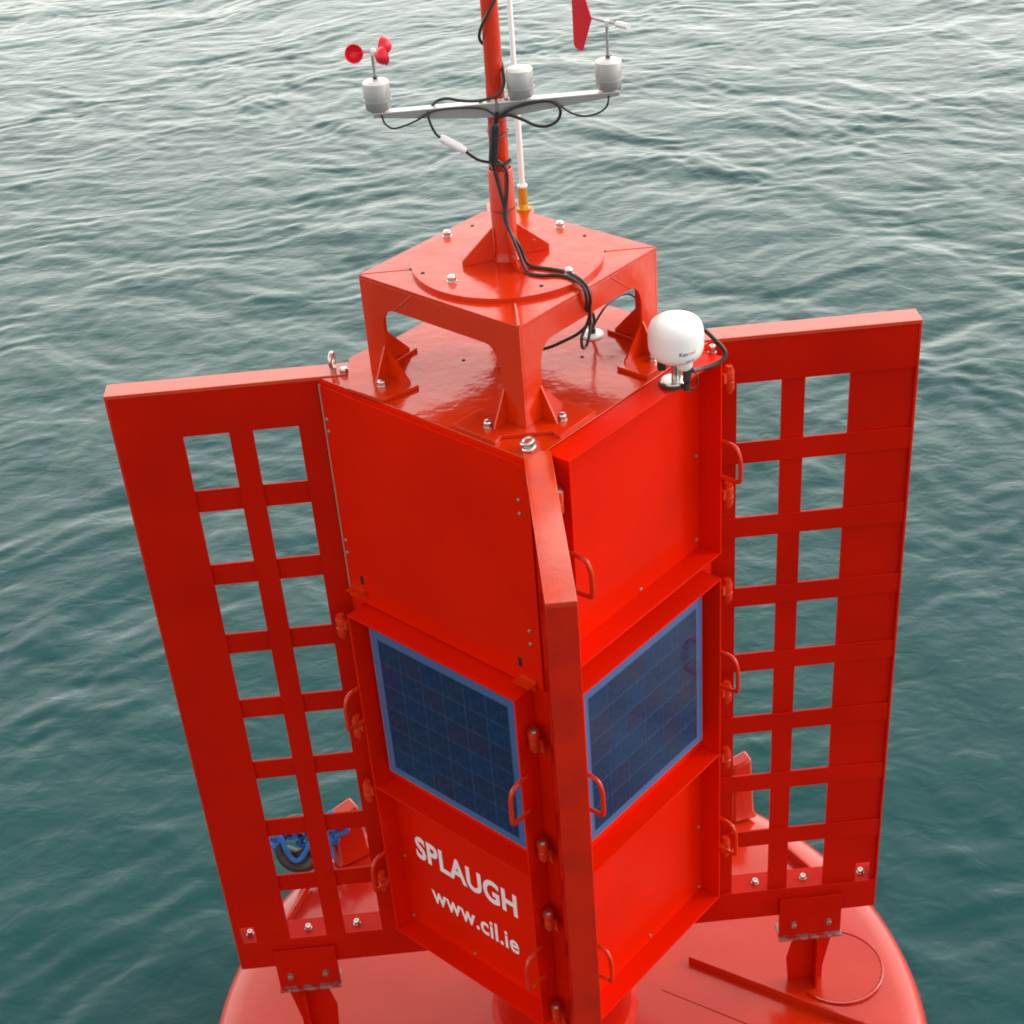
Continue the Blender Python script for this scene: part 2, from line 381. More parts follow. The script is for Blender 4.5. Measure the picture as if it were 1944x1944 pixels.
def handle(parent, key, s, zc, h=0.145):
    f = face_frame(key); sg = 1 if s > 0 else -1
    a = s - 0.0 * sg
    pts = [f(a, 0.485, zc + h / 2), f(a, 0.52, zc + h / 2), f(a, 0.550, zc + h / 2 - 0.007), f(a, 0.564, zc + h / 2 - 0.034),
           f(a, 0.567, zc), f(a, 0.567, zc - h / 2 + 0.016), f(a, 0.560, zc - h / 2 + 0.003), f(a, 0.53, zc - h / 2), f(a, 0.485, zc - h / 2)]
    return obj('handle', MB().tube(pts, 0.0075, 10, 4), RED, parent, smooth=True)
def hinge(parent, key, s, p, z, bolt=True):
    f = face_frame(key); sg = 1 if s > 0 else -1
    m = MB()
    m.lathe(f(s, p, z - 0.045), [(0, 0), (0.0165, 0.001), (0.0175, 0.005), (0.0175, 0.030), (0.0145, 0.032), (0.0145, 0.035), (0.0175, 0.037), (0.0175, 0.064), (0.016, 0.069), (0, 0.069)], 18)
    m.box((min(sg * 0.366, s), p - 0.006, z - 0.012), (max(sg * 0.366, s), p + 0.006, z + 0.020), f)
    m.prism([(s, z - 0.042), (s, z - 0.014), (s + sg * 0.022, z - 0.005), (s + sg * 0.035, z - 0.055)], p - 0.016, p - 0.005, lambda i, j, k: f(i, k, j))
    o = obj('hinge', m, RED, parent, smooth=True)
    if bolt:
        q = MB().cyl(f(s, p, z + 0.024), 0.0155, 0.003, 14).cyl(f(s, p, z + 0.027), 0.0125, 0.010, 6)
        obj('hinge_bolt', q, STEEL if bolt == 1 else RED, parent)
        obj('hinge_nut', MB().cyl(f(s, p, z - 0.055), 0.010, 0.010, 6), STEEL if bolt == 1 else RED, parent)
    return o
def framed(key, name, z0, z1, mids=(), label=None, top_solid=False, mm=None):
    f = face_frame(key); m = MB(); tk = 0.007
    m.box((-0.36, 0.421, z0), (-0.36 + tk, 0.5025, z1), f).box((0.36 - tk, 0.421, z0), (0.36, 0.5025, z1), f)
    e = 0.36 - tk
    m.box((-e, 0.421, z1 - tk), (e, 0.5021, z1 - 0.0004), f).box((-e, 0.421, z0 + 0.0004), (e, 0.5021, z0 + tk), f)
    for zm in mids: m.box((-e, 0.421, zm - tk), (e, 0.5021, zm), f)
    d = obj(name, m, mm or PANELRED, buoy, bevel=0.0012, label=label)
    obj('back_panel', MB().box((-e, 0.4205, z0 + tk), (e, 0.4235, z1 - tk), f), PANELRED, d)
    return d
def screws(parent, key, L, p=0.4235):
    r = frame_of(nvec(key))
    for s, z in L: put('screw', SCREW, parent, face_frame(key)(s, p, z), r)

# --- left face
cov = obj('cover_plate', MB().box((-0.411, 0.4215, -0.803), (0.411, 0.4285, -0.016), face_frame('left')), PANELRED, buoy, bevel=0.001, label='flat blank cover plate')
obj('seal_strip', MB().box((-0.4175, 0.4215, -0.80), (-0.4125, 0.4275, -0.016), face_frame('left')), SEAL, cov)
screws(cov, 'left', [(-0.398, -0.130), (-0.398, -0.172), (-0.398, -0.575), (-0.398, -0.622), (0.372, -0.135), (0.372, -0.180), (0.374, -0.590), (0.374, -0.638)], 0.4285)
for s, z in ((-0.347, -0.712), (0.325, -0.728)):
    obj('slot', MB().box((s - 0.007, 0.4284, z - 0.017), (s + 0.007, 0.4292, z + 0.017), face_frame('left')), HOLE, cov)
for s0, s1, z in ((-0.398, -0.335, -0.752), (0.318, 0.385, -0.782)):
    m = MB().box((s0, 0.4288, z - 0.005), (s1, 0.462, z), face_frame('left')).box((s0, 0.4288, z - 0.030), (s1, 0.4345, z - 0.0052), face_frame('left')).box((s0, 0.4288, z + 0.0002), (s1, 0.4325, z + 0.010), face_frame('left'))
    obj('clip', m, RED, cov)
dl = framed('left', 'locker_door', -2.293, -0.812, (-1.560,), label='two-bay door with a solar panel above the lettering')
screws(dl, 'left', [(-0.345, -1.955), (-0.03, -2.262), (-0.345, -2.27), (0.335, -1.955)])
for z in (-1.195, -1.965): handle(dl, 'left', 0.366, z); handle(dl, 'left', -0.366, z)
for z in (-0.968, -1.435, -1.757, -2.223): hinge(dl, 'left', 0.388, 0.462, z)
for z in (-0.865, -1.30, -1.60, -2.05): hinge(dl, 'left', -0.398, 0.500, z, 2)
# --- right face
du = framed('right', 'locker_door', -0.715, 0.0, label='upper blank door with a deep rim')
screws(du, 'right', [(0.333, -0.36), (0.333, -0.675), (0.035, -0.695)])
obj('door_gap_strip', MB().box((-0.415, 0.4205, -0.80), (0.415, 0.4245, -0.725), face_frame('right')), PANELRED, buoy)  # red inner wall strip between the upper and lower doors
for s in (-1, 1):
    handle(du, 'right', 0.366 * s, -0.362, 0.128)
for z, k in ((-0.112, 1), (-0.55, 2)): hinge(du, 'right', -0.388, 0.478, z, k)
for z in (-0.085, -0.50): hinge(du, 'right', 0.398, 0.500, z, 2)
dr = framed('right', 'locker_door', -2.293, -0.812, (-1.570,), label='two-bay door with a solar panel above a blank bay')
screws(dr, 'right', [(0.335, -1.955), (0.03, -2.262), (0.335, -2.265), (0.40, -0.87)])
for s in (-1, 1):
    for z in (-1.195, -1.965): handle(dr, 'right', 0.366 * s, z)
for z in (-0.93, -1.40, -1.70, -2.15): hinge(dr, 'right', -0.388, 0.478, z)
for z in (-0.875, -1.31, -1.61, -2.05): hinge(dr, 'right', 0.398, 0.500, z, 2)
for key in ('backleft', 'backright'):
    framed(key, 'locker_door', -2.293, -0.812, (-1.565,)); obj('cover_plate', MB().box((-0.411, 0.4215, -0.803), (0.411, 0.4285, -0.016), face_frame(key)), PANELRED, buoy, bevel=0.001)

# solar panels
def solar(key, label):
    f = face_frame(key)
    fr_ = obj('solar_panel', MB().box((-0.318, 0.4236, -1.498), (0.318, 0.455, -0.868), f), SEAL, buoy, bevel=0.001, label=label)
    m = MB(); s0, s1, z0, z1 = -0.313, 0.313, -1.493, -0.873; c0, c1, e0, e1 = -0.282, 0.282, -1.462, -0.906
    m.box((s0, 0.4552, z0), (s1, 0.4568, z1), f)
    obj('panel_border', m, PBORDER, fr_)
    n = 6; gw = (c1 - c0) / n; gh = (e1 - e0) / n
    obj('cell_backing', MB().box((c0 - 0.002, 0.4569, e0 - 0.002), (c1 + 0.002, 0.4574, e1 + 0.002), f), CELLBACK, fr_)
    meshes = []
    for k in range(4):
        b = MB().box((-gw / 2 + 0.0014, 0, -gh / 2 + 0.0014), (gw / 2 - 0.0014, 0.0006, gh / 2 - 0.0014), lambda a, b2, c: tuple(tvec(key) * a + nvec(key) * b2 + Vector((0, 0, c))))
        for q in (-0.22, 0.22):
            b.box((gw * q - 0.0008, 0.0006, -gh / 2 + 0.0014), (gw * q + 0.0008, 0.0009, gh / 2 - 0.0014), lambda a, b2, c: tuple(tvec(key) * a + nvec(key) * b2 + Vector((0, 0, c))))
        me = b.mesh('cell', CELLS[k]); me.materials.append(BUSBAR)
        for i, p in enumerate(me.polygons): p.material_index = 0 if i < 6 else 1
        meshes.append(me)
    for i in range(n):
        for j in range(n):
            put('cell', random.choice(meshes), fr_, f(c0 + gw * (i + 0.5), 0.4575, e0 + gh * (j + 0.5)))
CELLBACK = mat('cell_backing', (0.062, 0.10, 0.19), 0.25)
BUSBAR = mat('cell_busbar', (0.028, 0.045, 0.095), 0.3)
solar('left', 'solar panel on the left tower face, above the white lettering')
solar('right', 'solar panel on the right tower face')

# lettering
def text_mesh(body_, offset):
    c = bpy.data.curves.new('txt', 'FONT'); c.body = body_; c.offset = offset; c.extrude = 0.0; c.resolution_u = 4; c.space_character = 1.06
    o = bpy.data.objects.new('txt', c); COL.objects.link(o)
    dg = bpy.context.evaluated_depsgraph_get(); me = bpy.data.meshes.new_from_object(o.evaluated_get(dg))
    bpy.data.objects.remove(o); bpy.data.curves.remove(c)
    V = [v.co.copy() for v in me.vertices]; F = [tuple(p.vertices) for p in me.polygons]
    x0, x1 = min(v.x for v in V), max(v.x for v in V); y0, y1 = min(v.y for v in V), max(v.y for v in V)
    bpy.data.meshes.remove(me)
    return [((v.x - x0) / (x1 - x0), (v.y - y0) / (y1 - y0)) for v in V], F
def lettering(body_, offset, fn, m, parent, name='lettering'):
    V, F = text_mesh(body_, offset)
    me = bpy.data.meshes.new(name); o3 = off(parent)
    me.from_pydata([tuple(Vector(fn(a, b)) - o3) for a, b in V], [], F); me.materials.append(m)
    o = bpy.data.objects.new(name, me); COL.objects.link(o); o.parent = parent; return o
fl = face_frame('left')
lettering('SPLAUGH', 0.034, lambda a, b: fl(-0.275 + 0.483 * a, 0.4250, -1.918 + 0.112 * b), LETTER, dl)
lettering('www.cil.ie', 0.022, lambda a, b: fl(-0.222 + 0.420 * a, 0.4250, -2.112 + 0.092 * b), LETTER, dl)

# --- fins
def fin(d, perp, w0, w1, strip_w, bar_w, hole_h, gap0, label=None, square=True, Ui=0.50):
    d = Vector((*d, 0)); pv = Vector((*perp, 0))
    f = lambda u, wv, z: tuple(d * u + pv * wv + Vector((0, 0, z)))
    U0, U1 = 0.40, 1.2406; ZB = -2.397
    root = obj('daymark_fin', MB().box((Ui, w0, -0.0085), (U1, w1, 0.0045), f), FLANGE, buoy, bevel=0.0015, label=label)
    obj('outer_flange', MB().box((U1 - 0.0085, w0, -2.541), (U1 - 0.0003, w1, -0.0087), f), OUTERF, root, bevel=0.0015)
    a, b = strip_w; e = U1 - 0.0087
    TP = -0.158 if square else -0.0087
    if a < bar_w[0]: TP = -0.1582
    obj('upright_strip', MB().box((U0, a, ZB), (0.677, b, TP), f), FINRED, root)
    obj('upright_strip', MB().box((0.8175, a, ZB), (0.8905, b, TP), f), FINRED, root)
    o = MB().box((1.031, a, -2.312 if square else ZB), (e, b, TP), f)
    if square:
        o.box((1.031, a, ZB), (1.158, b, -2.3121), f).box((1.212, a, ZB), (e, b, -2.3121), f)
    obj('upright_strip', o, FINRED, root)
    c, g = bar_w
    obj('cross_bar', MB().box((U0, min(a, c), -0.158), (e, min(b, g) - 0.0003, -0.0087), f), FINRED, root)
    for k in range(7):
        zt = -0.158 - 0.284 * k - hole_h; zb = -0.158 - 0.284 * (k + 1) - gap0
        obj('cross_bar', MB().box((U0, c, zb), (e, g, zt), f), FINRED, root, bevel=0.0008)
    base = MB().box((0.40, w0, -2.4065), (e, 0.100 if w1 > 0.07 else w1 + 0.02, -2.3972), f)
    base.box((0.30, w0, -2.541), (e, w0 + 0.010, -2.4067), f)
    bs = obj('base_channel', base, FINRED, root, bevel=0.001)
    for u in (0.775, 0.962, 1.187): put('bolt', BOLT, root, f(u, (w0 + w1) / 2 + 0.006, -2.397), (0, 0, random.random()))
    return root, f
BR = {}
rl, ffl = fin((-1, 0), (0, 1), 0.004, 0.082, (0.0045, 0.0135), (0.0137, 0.0225), 0.2045, 0.0, 'latticed fin on the left corner of the tower')
rr, ffr = fin((1, 0), (0, 1), 0.0035, 0.082, (0.0165, 0.026), (0.0075, 0.0163), 0.2150, 0.008, 'latticed fin on the right corner of the tower')
rf, fff = fin((0, -1), (1, 0), -0.019, 0.058, (-0.006, 0.003), (0.0035, 0.012), 0.2045, 0.0, 'fin on the near corner, seen edge on', False, 0.548)
rb, ffb = fin((0, 1), (1, 0), -0.019, 0.058, (0.012, 0.021), (0.003, 0.0115), 0.2045, 0.0, 'fin on the far corner', False)
def bracket(root, f, u0, u1, uu):
    m = MB().box((u0, -0.0075, -2.650), (u1, 0.0033, -2.447), f)
    m.box((u0 - 0.002, -0.0125, -2.449), (u1 + 0.002, -0.0078, -2.444), f)
    b = obj('mounting_bracket', m, FINRED, root, bevel=0.001)
    obj('bracket_ledge', MB().box((u0 - 0.002, -0.028, -2.662), (u1 + 0.002, 0.06, -2.6503), f), EDGE, root, bevel=0.0015)
    ax = Vector(f(0, -1, 0)) - Vector(f(0, 0, 0))
    for q in uu: put('bolt', BOLTD, root, f(q, -0.0075, -2.588), frame_of(ax))
    um = (u0 + u1) / 2
    p = MB().prism([(um - 0.055, -2.6622), (um + 0.095, -2.6622), (um + 0.062, -2.86), (um + 0.062, -2.936), (um - 0.075, -2.936), (um - 0.085, -2.80)], 0.004, 0.014, lambda i, j, k: f(i, k, j))
    p.box((um + 0.02, -0.055, -2.936), (um + 0.029, 0.0038, -2.6622), f)
    obj('bracket_post', p, FINRED, root, bevel=0.001)
bracket(rl, ffl, 0.868, 1.105, (0.920, 1.056)); bracket(rr, ffr, 0.862, 1.106, (0.917, 1.055)); bracket(rf, fff, 0.868, 1.105, (0.920, 1.056))

# eye bolts and deck fixings on the top corners
def eye(parent, x, y, yaw, z0=0.0, tilt=0.0):
    m = MB().cyl((x, y, z0), 0.016, 0.004, 16).cyl((x, y, z0 + 0.004), 0.010, 0.016, 12)
    c = Vector((x, y, z0 + 0.043)); a = Vector((math.cos(yaw), math.sin(yaw), 0))
    m.tube([c + (a * math.sin(t) * 0.019 + Vector((0, 0, 1)) * math.cos(t) * 0.023) for t in np.linspace(0, 2 * math.pi, 20, endpoint=False)], 0.0062, 10, 1, True)
    return obj('eye_bolt', m, STEEL, parent, smooth=True)
eye(buoy, -0.549, 0.030, math.radians(75)); put('bolt', NUT, buoy, (-0.517, 0.020, 0.0))
def ring_eye(parent, c, r=0.0165):
    c = Vector(c)
    m = MB().cyl(c - Vector((0, 0.0, 0.0)), 0.013, 0.010, 14)
    a, b = Vector((0.92, -0.25, 0.30)).normalized(), Vector((0.25, 0.96, 0.1)).normalized()
    for dz in (0.012, 0.024):
        m.tube([c + Vector((0.004 - dz * 0.3, dz - 0.014, dz)) + (a * math.cos(t) + b * math.sin(t)) * r for t in np.linspace(0, 2 * math.pi, 18, endpoint=False)], 0.0052, 8, 1, True)
    return obj('eye_bolt', m, STEEL, parent, smooth=True)
ring_eye(buoy, (0.0, -0.532, 0.0)); put('bolt', BOLT, buoy, (0.585, -0.070, 0.0), None, (0.9, 0.9, 1.4))

# --- mast frame (cage)
cage = obj('mast_frame', MB().prism([(-0.3065, -0.3065), (0.3065, -0.3065), (0.3065, 0.245), (0.3065, 0.3065)] if False else [(0.0, -0.4334), (0.4334, 0.0), (0.052, 0.3814), (-0.052, 0.3814), (-0.4334, 0.0)], 0.3165, 0.3255, ID), RED, buoy, bevel=0.0012)
def skirt(key, e):
    f = face_frame(key)
    r = []
    for t in np.linspace(0, math.pi / 2, 7): r.append((0.176 + 0.052 * math.sin(t), 0.242 - 0.070 * (1 - math.cos(t))))
    right = [(0.229, 0.0125)] + [(x, z) for x, z in r[::-1]]
    leftp = [(-x, z) for x, z in right[::-1]]
    poly = [(-e, 0.0125), (-e, 0.3163), (e, 0.3163), (e, 0.0125)] + right + leftp
    m = MB().prism(poly, 0.2988, 0.307, lambda i, j, k: f(i, k, j))
    # thin weld line where the corner plate meets the crossbar
    for sg in {'left': (-1,), 'right': (1,)}.get(key, (-1, 1)):
        a, b = Vector(f(sg * 0.178, 0.3072, 0.243)), Vector(f(sg * 0.090, 0.3072, 0.3155))
        m.tube([a, b], 0.0022, 6, 1)
    obj('side_plate', m, RED, cage, bevel=0.0008)
skirt('left', 0.307); skirt('backright', 0.307); skirt('right', 0.2986); skirt('backleft', 0.2986)
obj('mast_disc', MB().lathe((0, 0, 0.3256), [(0, 0.0135), (0.278, 0.0135), (0.279, 0.0125), (0.279, 0), (0, 0)], 96), RED, cage)
for sx in (-1, 1):
    obj('weld_seam', MB().tube([(sx * 0.281, 0, 0.3256), (sx * 0.43, 0, 0.3256)], 0.0014, 6, 1), RED, cage)
obj('weld_seam', MB().tube([(0, -0.285, 0.3256), (0, -0.43, 0.3256)], 0.005, 6, 1), RED, cage)
for x, y in ((-0.168, 0.185), (-0.166, -0.135), (0.170, 0.175), (0.163, -0.160)): put('bolt', NUT, cage, (x, y, 0.339), (0, 0, random.random()))
for x, y in ((-0.247, -0.062), (-0.090, 0.246), (0.235, 0.094), (0.080, -0.220)): put('hole', SPOT, cage, (x, y, 0.3392), (0, 0, 0.5))
for sx in (-1, 1): obj('hole', MB().prism([(sx * 0.284, -0.009), (sx * 0.272, 0.006), (sx * 0.286, 0.008)], 0.3257, 0.3262, ID), HOLE, cage)
for ang, u0 in ((-90, 0.0), (180, 0.032), (0, 0.0), (90, 0.0)):
    a = math.radians(ang); dx, dy = math.cos(a), math.sin(a)
    g = lambda i, j, k, dx=dx, dy=dy: (dx * i - dy * j, dy * i + dx * j, k)      # i outward, j sideways
    if ang == 180: P = [(0.293, -0.121), (0.40, -0.19), (0.503, -0.09), (0.503, 0.10), (0.40, 0.19), (0.293, 0.121), (0.40, 0)]
    else: P = [(0.293, -0.121), (0.372, -0.202), (0.487, -0.090), (0.458, -0.070), (0.458, 0.070), (0.487, 0.090), (0.372, 0.202), (0.293, 0.121), (0.405, 0.0)]
    foot = obj('base_plate', MB().prism(P, 0.0006, 0.0122, g), RED, cage, bevel=0.001)
    for sg in (-1, 1):
        put('bolt', NUT, cage, g(0.402, sg * 0.104, 0.0122), (0, 0, random.random()))
        # face-frame helpers for this corner: along = direction from the corner inwards along the face
        cn_ = Vector(g(0.4342, 0, 0)); al = Vector(g(-1, sg, 0)) / S2; nn_ = Vector(g(1, sg, 0)) / S2
        h = lambda i, j, k, cn_=cn_, al=al, nn_=nn_: tuple(cn_ + al * i + nn_ * j + Vector((0, 0, k)))   # i along the face, j outward, k up
        m = MB().prism([(0.0782, 0.0124), (0.160, 0.0124), (0.160, 0.020), (0.0782, 0.110)], -0.0075, -0.0015, lambda i, k, j: h(i, j, k))
        obj('gusset', m, RED, cage)
        m = MB().prism([(0.0003, 0.0124), (0.052, 0.0124), (0.048, 0.022), (0.0003, 0.115)], 0.070, 0.0762, lambda j, k, i: h(i, j, k))
        obj('gusset', m, RED, cage)
# mast
mast = obj('mast', MB().tube([(-0.004, 0.0, 0.34), (-0.002, 0, 0.60), (0.002, 0, 0.95), (0.004, 0.0, 1.75)], lambda t: 0.031 - 0.010 * t, 28, 6), RED, buoy, smooth=True)
obj('mast_sleeve', MB().lathe((-0.002, -0.002, 0.3393), [(0.043, 0), (0.0385, 0.006), (0.036, 0.03), (0.0355, 0.262), (0.031, 0.270), (0.031, 0.262)], 40), RED, mast, smooth=True)
for k in range(4):
    a = math.radians(15 + 90 * k); d = Vector((math.cos(a), math.sin(a), 0)); n_ = Vector((-d.y, d.x, 0)); c0 = Vector((-0.004, -0.008, 0))
    g = lambda i, z, j, d=d, n_=n_, c0=c0: tuple(c0 + d * i + n_ * j + Vector((0, 0, z)))
    gs = obj('gusset', MB().prism([(0.034, 0.3394), (0.116 if k == 3 else 0.132, 0.3394), (0.116 if k == 3 else 0.132, 0.356), (0.036, 0.436 if k == 3 else 0.440)], -0.0035, 0.0035, g), RED, mast, bevel=0.0008)
    o = MB().lathe(g(0.085, 0.375, 0.0035), [(0.0062, 0), (0.005, 0.0015), (0, 0.0018)], 12, n_).lathe(g(0.085, 0.375, -0.0035), [(0.0062, 0), (0.005, 0.0015), (0, 0.0018)], 12, -n_)
    obj('weld_spot', o, FLANGE, mast)

# ------------------------------------------------------------------ instruments
YB = -0.05
arm = empty('instrument_crossarm', (0.0, YB, 0.812), 'pale aluminium crossarm clamped across the red mast, carrying three round instruments', 'crossarm')
for sg in (-1, 1):
    m = MB().box((0.004 if sg > 0 else -0.340, YB - 0.014, 0.8125), (0.335 if sg > 0 else -0.004, YB + 0.016, 0.8160))
    obj('top_strip', m, ALUW, arm, bevel=0.0008)
    pl = [(sg * 0.006, 0.8123), (sg * 0.333, 0.8123), (sg * 0.333, 0.803), (sg * 0.06, 0.776), (sg * 0.006, 0.776)]
    obj('web_plate', MB().prism(pl, YB - 0.012, YB - 0.009, lambda i, k, j: (i, j, k)), ALU, arm)
obj('mast_clamp', MB().box((-0.04, YB - 0.004, 0.783), (0.04, -0.0295, 0.812)).tube([(-0.028, -0.03, 0.797), (-0.033, 0.005, 0.797), (0, 0.036, 0.797), (0.033, 0.005, 0.797), (0.028, -0.03, 0.797)], 0.004, 8, 4), ALU, arm)
for x in (-0.042, 0.042, -0.02, 0.028): put('clamp_bolt', SCREW, arm, (x, YB, 0.8162))
for sx in (-0.337, 0.337): put('clamp_bolt', BOLT, arm, (sx, YB + 0.002, 0.8162), None, (0.45, 0.45, 0.6))
def instrument(name, x, label, cat, shaft=True):
    z0 = 0.8165
    t = empty(name, (x, YB, z0), label, cat, 'round instruments on the crossarm')
    obj('neck', MB().lathe((x, YB, z0), [(0.016, 0), (0.020, 0.002), (0.020, 0.0075), (0.0335, 0.0085), (0.0345, 0.0105), (0.0345, 0.030)], 32), ALU, t, smooth=True)
    obj('housing', MB().lathe((x, YB, z0 + 0.030), [(0.0325, 0), (0.0385, 0.0005), (0.0385, 0.004), (0.0360, 0.0045), (0.0360, 0.048), (0.0345, 0.0505)], 40), ALU, t, smooth=True)
    obj('cap', MB().lathe((x, YB, z0 + 0.0805), [(0.0352, 0), (0.034, 0.0015), (0.008, 0.0085), (0, 0.009)], 40), ALUW, t, smooth=True)
    obj('maker_plate', MB().prism([(math.cos(a) * 0.0363, math.sin(a) * 0.0363) for a in np.linspace(-0.75, -0.35, 6)] + [(math.cos(a) * 0.0355, math.sin(a) * 0.0355) for a in np.linspace(-0.35, -0.75, 6)], 0, 0.016, lambda i, j, k: (x + i, YB + j, z0 + 0.043 + k)), GREYP, t)
    if shaft:
        obj('collar', MB().lathe((x, YB, z0 + 0.087), [(0.005, 0), (0.006, 0.004), (0.011, 0.0075), (0, 0.009)], 20), BLACK, t, smooth=True)
        obj('shaft', MB().cyl((x, YB, z0 + 0.094), 0.0042, 0.066 if name == 'anemometer' else 0.088, 12), ALU, t, smooth=True)
    return t
GREYP = mat('grey_print', (0.42, 0.40, 0.41), 0.5)
an = instrument('anemometer', -0.317, 'cup anemometer with three red cups on the left end of the crossarm', 'anemometer')
instrument('blank_sensor', 0.068, 'plain silver instrument housing without a shaft, just right of the mast', 'sensor', False)
wv = instrument('wind_vane', 0.307, 'wind vane with a tall red blade on the right end of the crossarm', 'wind vane')
hx, hz = -0.313, 0.978
obj('hub', MB().lathe((hx, YB, hz - 0.010), [(0, 0), (0.008, 0), (0.009, 0.012), (0.006, 0.018), (0, 0.019)], 20), ALUW, an, smooth=True)
for a in (186, 62, 302):
    t = math.radians(a); d = Vector((math.cos(t), math.sin(t), 0)); o_ = Vector((-math.sin(t), math.cos(t), 0)); c = Vector((hx, YB, hz)) + d * 0.052
    if a == 186: o_ = Vector((0.1, -0.96, 0.26)).normalized()
    obj('cup_arm', MB().tube([Vector((hx, YB, hz)), c], 0.0018, 8, 1), CUP, an, smooth=True)
    R_ = 0.0235
    prof = [(R_ * math.sin(q), -R_ * math.cos(q) * 1.05) for q in np.linspace(0.0, math.pi / 2, 9)]
    prof += [(R_ * 1.06, 0.0005)] + [((R_ - 0.0012) * math.sin(q), -(R_ - 0.0012) * math.cos(q) * 1.05) for q in np.linspace(math.pi / 2, 0.0, 9)]
    obj('cup', MB().lathe(c, prof, 28, o_), CUP, an, smooth=True)
# vane
ra, rb_ = Vector((0.262, 0.0125, 1.0)), Vector((0.356, -0.1045, 0.9995)); rd = (ra - rb_).normalized()
obj('rod', MB().tube([ra + rd * 0.004, rb_ + Vector((0, 0, 0))], 0.0035, 10, 1), ALU, wv, smooth=True)
obj('counterweight', MB().tube([rb_ - rd * 0.002, rb_ + rd * 0.040], 0.0085, 16, 1), ALUW, wv, smooth=True)
obj('rod_clamp', MB().cyl((0.307, YB, 0.990), 0.007, 0.016, 14), ALUW, wv, smooth=True)
rn = Vector((-rd.y, rd.x, 0))
VC = Vector((0.307, YB, 1.0))
g = lambda i, k, j: tuple(VC + rd * i + rn * j + Vector((0, 0, k)))
obj('blade', MB().prism([(0.056, 0.0), (0.092, 0.088), (0.124, 0.088), (0.128, 0.080), (0.128, -0.080), (0.122, -0.090), (0.100, -0.094), (0.092, -0.088)], -0.0018, 0.0018, g), VANE, wv, bevel=0.0008)

# radome
rad = empty('satellite_dome', (0.441, -0.238, 0.0), 'round white satellite dome with small printed marks, on the right edge of the tower top', 'antenna dome')
cx, cy = 0.452, -0.232
obj('gasket', MB().lathe((0.441, -0.238, 0.0006), [(0, 0.010), (0.040, 0.010), (0.042, 0.002), (0.042, 0), (0, 0)], 32), BLACK, rad, smooth=True)
obj('mount_flange', MB().lathe((0.441, -0.238, 0.0108), [(0, 0.006), (0.020, 0.006), (0.034, 0.0045), (0.037, 0.001), (0.037, 0), (0, 0)], 32), STEEL, rad, smooth=True)
obj('pole', MB().cyl((0.447, -0.235, 0.0165), 0.0105, 0.068, 18).cyl((0.463, -0.222, 0.0165), 0.006, 0.068, 12), STEEL, rad, smooth=True)
DP = [(0, 0.082), (0.040, 0.082), (0.056, 0.085), (0.069, 0.094), (0.0765, 0.107), (0.0795, 0.124), (0.0800, 0.143), (0.0795, 0.162), (0.0765, 0.181), (0.0690, 0.196), (0.054, 0.206), (0.030, 0.211), (0, 0.2125)]
pts = spline([Vector((a, b, 0)) for a, b in DP], 3)
dome = obj('dome', MB().lathe((cx, cy, 0), [(max(0, p.x), p.y) for p in pts], 64), WHITE, rad, smooth=True)
obj('dome_boss', MB().lathe((0.470, -0.262, 0.060), [(0, 0), (0.018, 0), (0.024, 0.008), (0.026, 0.03), (0, 0.035)], 20), WHITE, rad, smooth=True)
obj('foot', MB().box((0.395, -0.262, 0.058), (0.418, -0.240, 0.098)), BLACK, rad, bevel=0.003)
def on_dome(a0, z):
    r = np.interp(z, [p.y for p in pts[3:]], [p.x for p in pts[3:]]) + 0.0006
    return (cx + r * math.cos(a0), cy + r * math.sin(a0), z)
BLUEP = mat('blue_print', (0.03, 0.05, 0.35), 0.5); REDP = mat('red_print', (0.70, 0.22, 0.24), 0.5)
lettering('Kan', 0.02, lambda a, b: on_dome(math.radians(-92 + 17 * a), 0.1245 + 0.0125 * b), BLUEP, rad, 'printed_mark')
lettering('nad', 0.0, lambda a, b: on_dome(math.radians(-73 + 16 * a), 0.1265 + 0.011 * b), REDP, rad, 'printed_mark')
obj('printed_mark', MB().add([on_dome(math.radians(q), z) for q, z in ((-75, 0.099), (-66, 0.099), (-66, 0.106), (-75, 0.106))], [(0, 1, 2, 3)]).add([on_dome(math.radians(q), z) for q, z in ((-63, 0.101), (-57, 0.101), (-57, 0.107), (-63, 0.107))], [(0, 1, 2, 3)]), GREYP, rad)

# whip antenna
wa = empty('whip_antenna', (0.075, 0.368, 0.3258), 'tall white whip antenna on a yellow brass base behind the mast', 'antenna')
obj('base_nut', MB().lathe((0.075, 0.368, 0.3258), [(0, 0), (0.023, 0), (0.023, 0.006), (0.017, 0.010), (0.015, 0.020)], 8), BRASS, wa)
obj('brass_sleeve', MB().cyl((0.075, 0.368, 0.3458), 0.0145, 0.055, 24), BRASS, wa, smooth=True)
obj('whip', MB().lathe((0.075, 0.368, 0.4008), [(0.016, 0), (0.0158, 0.006), (0.009, 0.010), (0.0092, 0.32), (0.0080, 0.322), (0.0075, 1.3), (0, 1.305)], 20), WHIP, wa, smooth=True)
obj('antenna_bracket', MB().box((0.045, 0.335, 0.3196), (0.105, 0.395, 0.3253)), RED, wa)

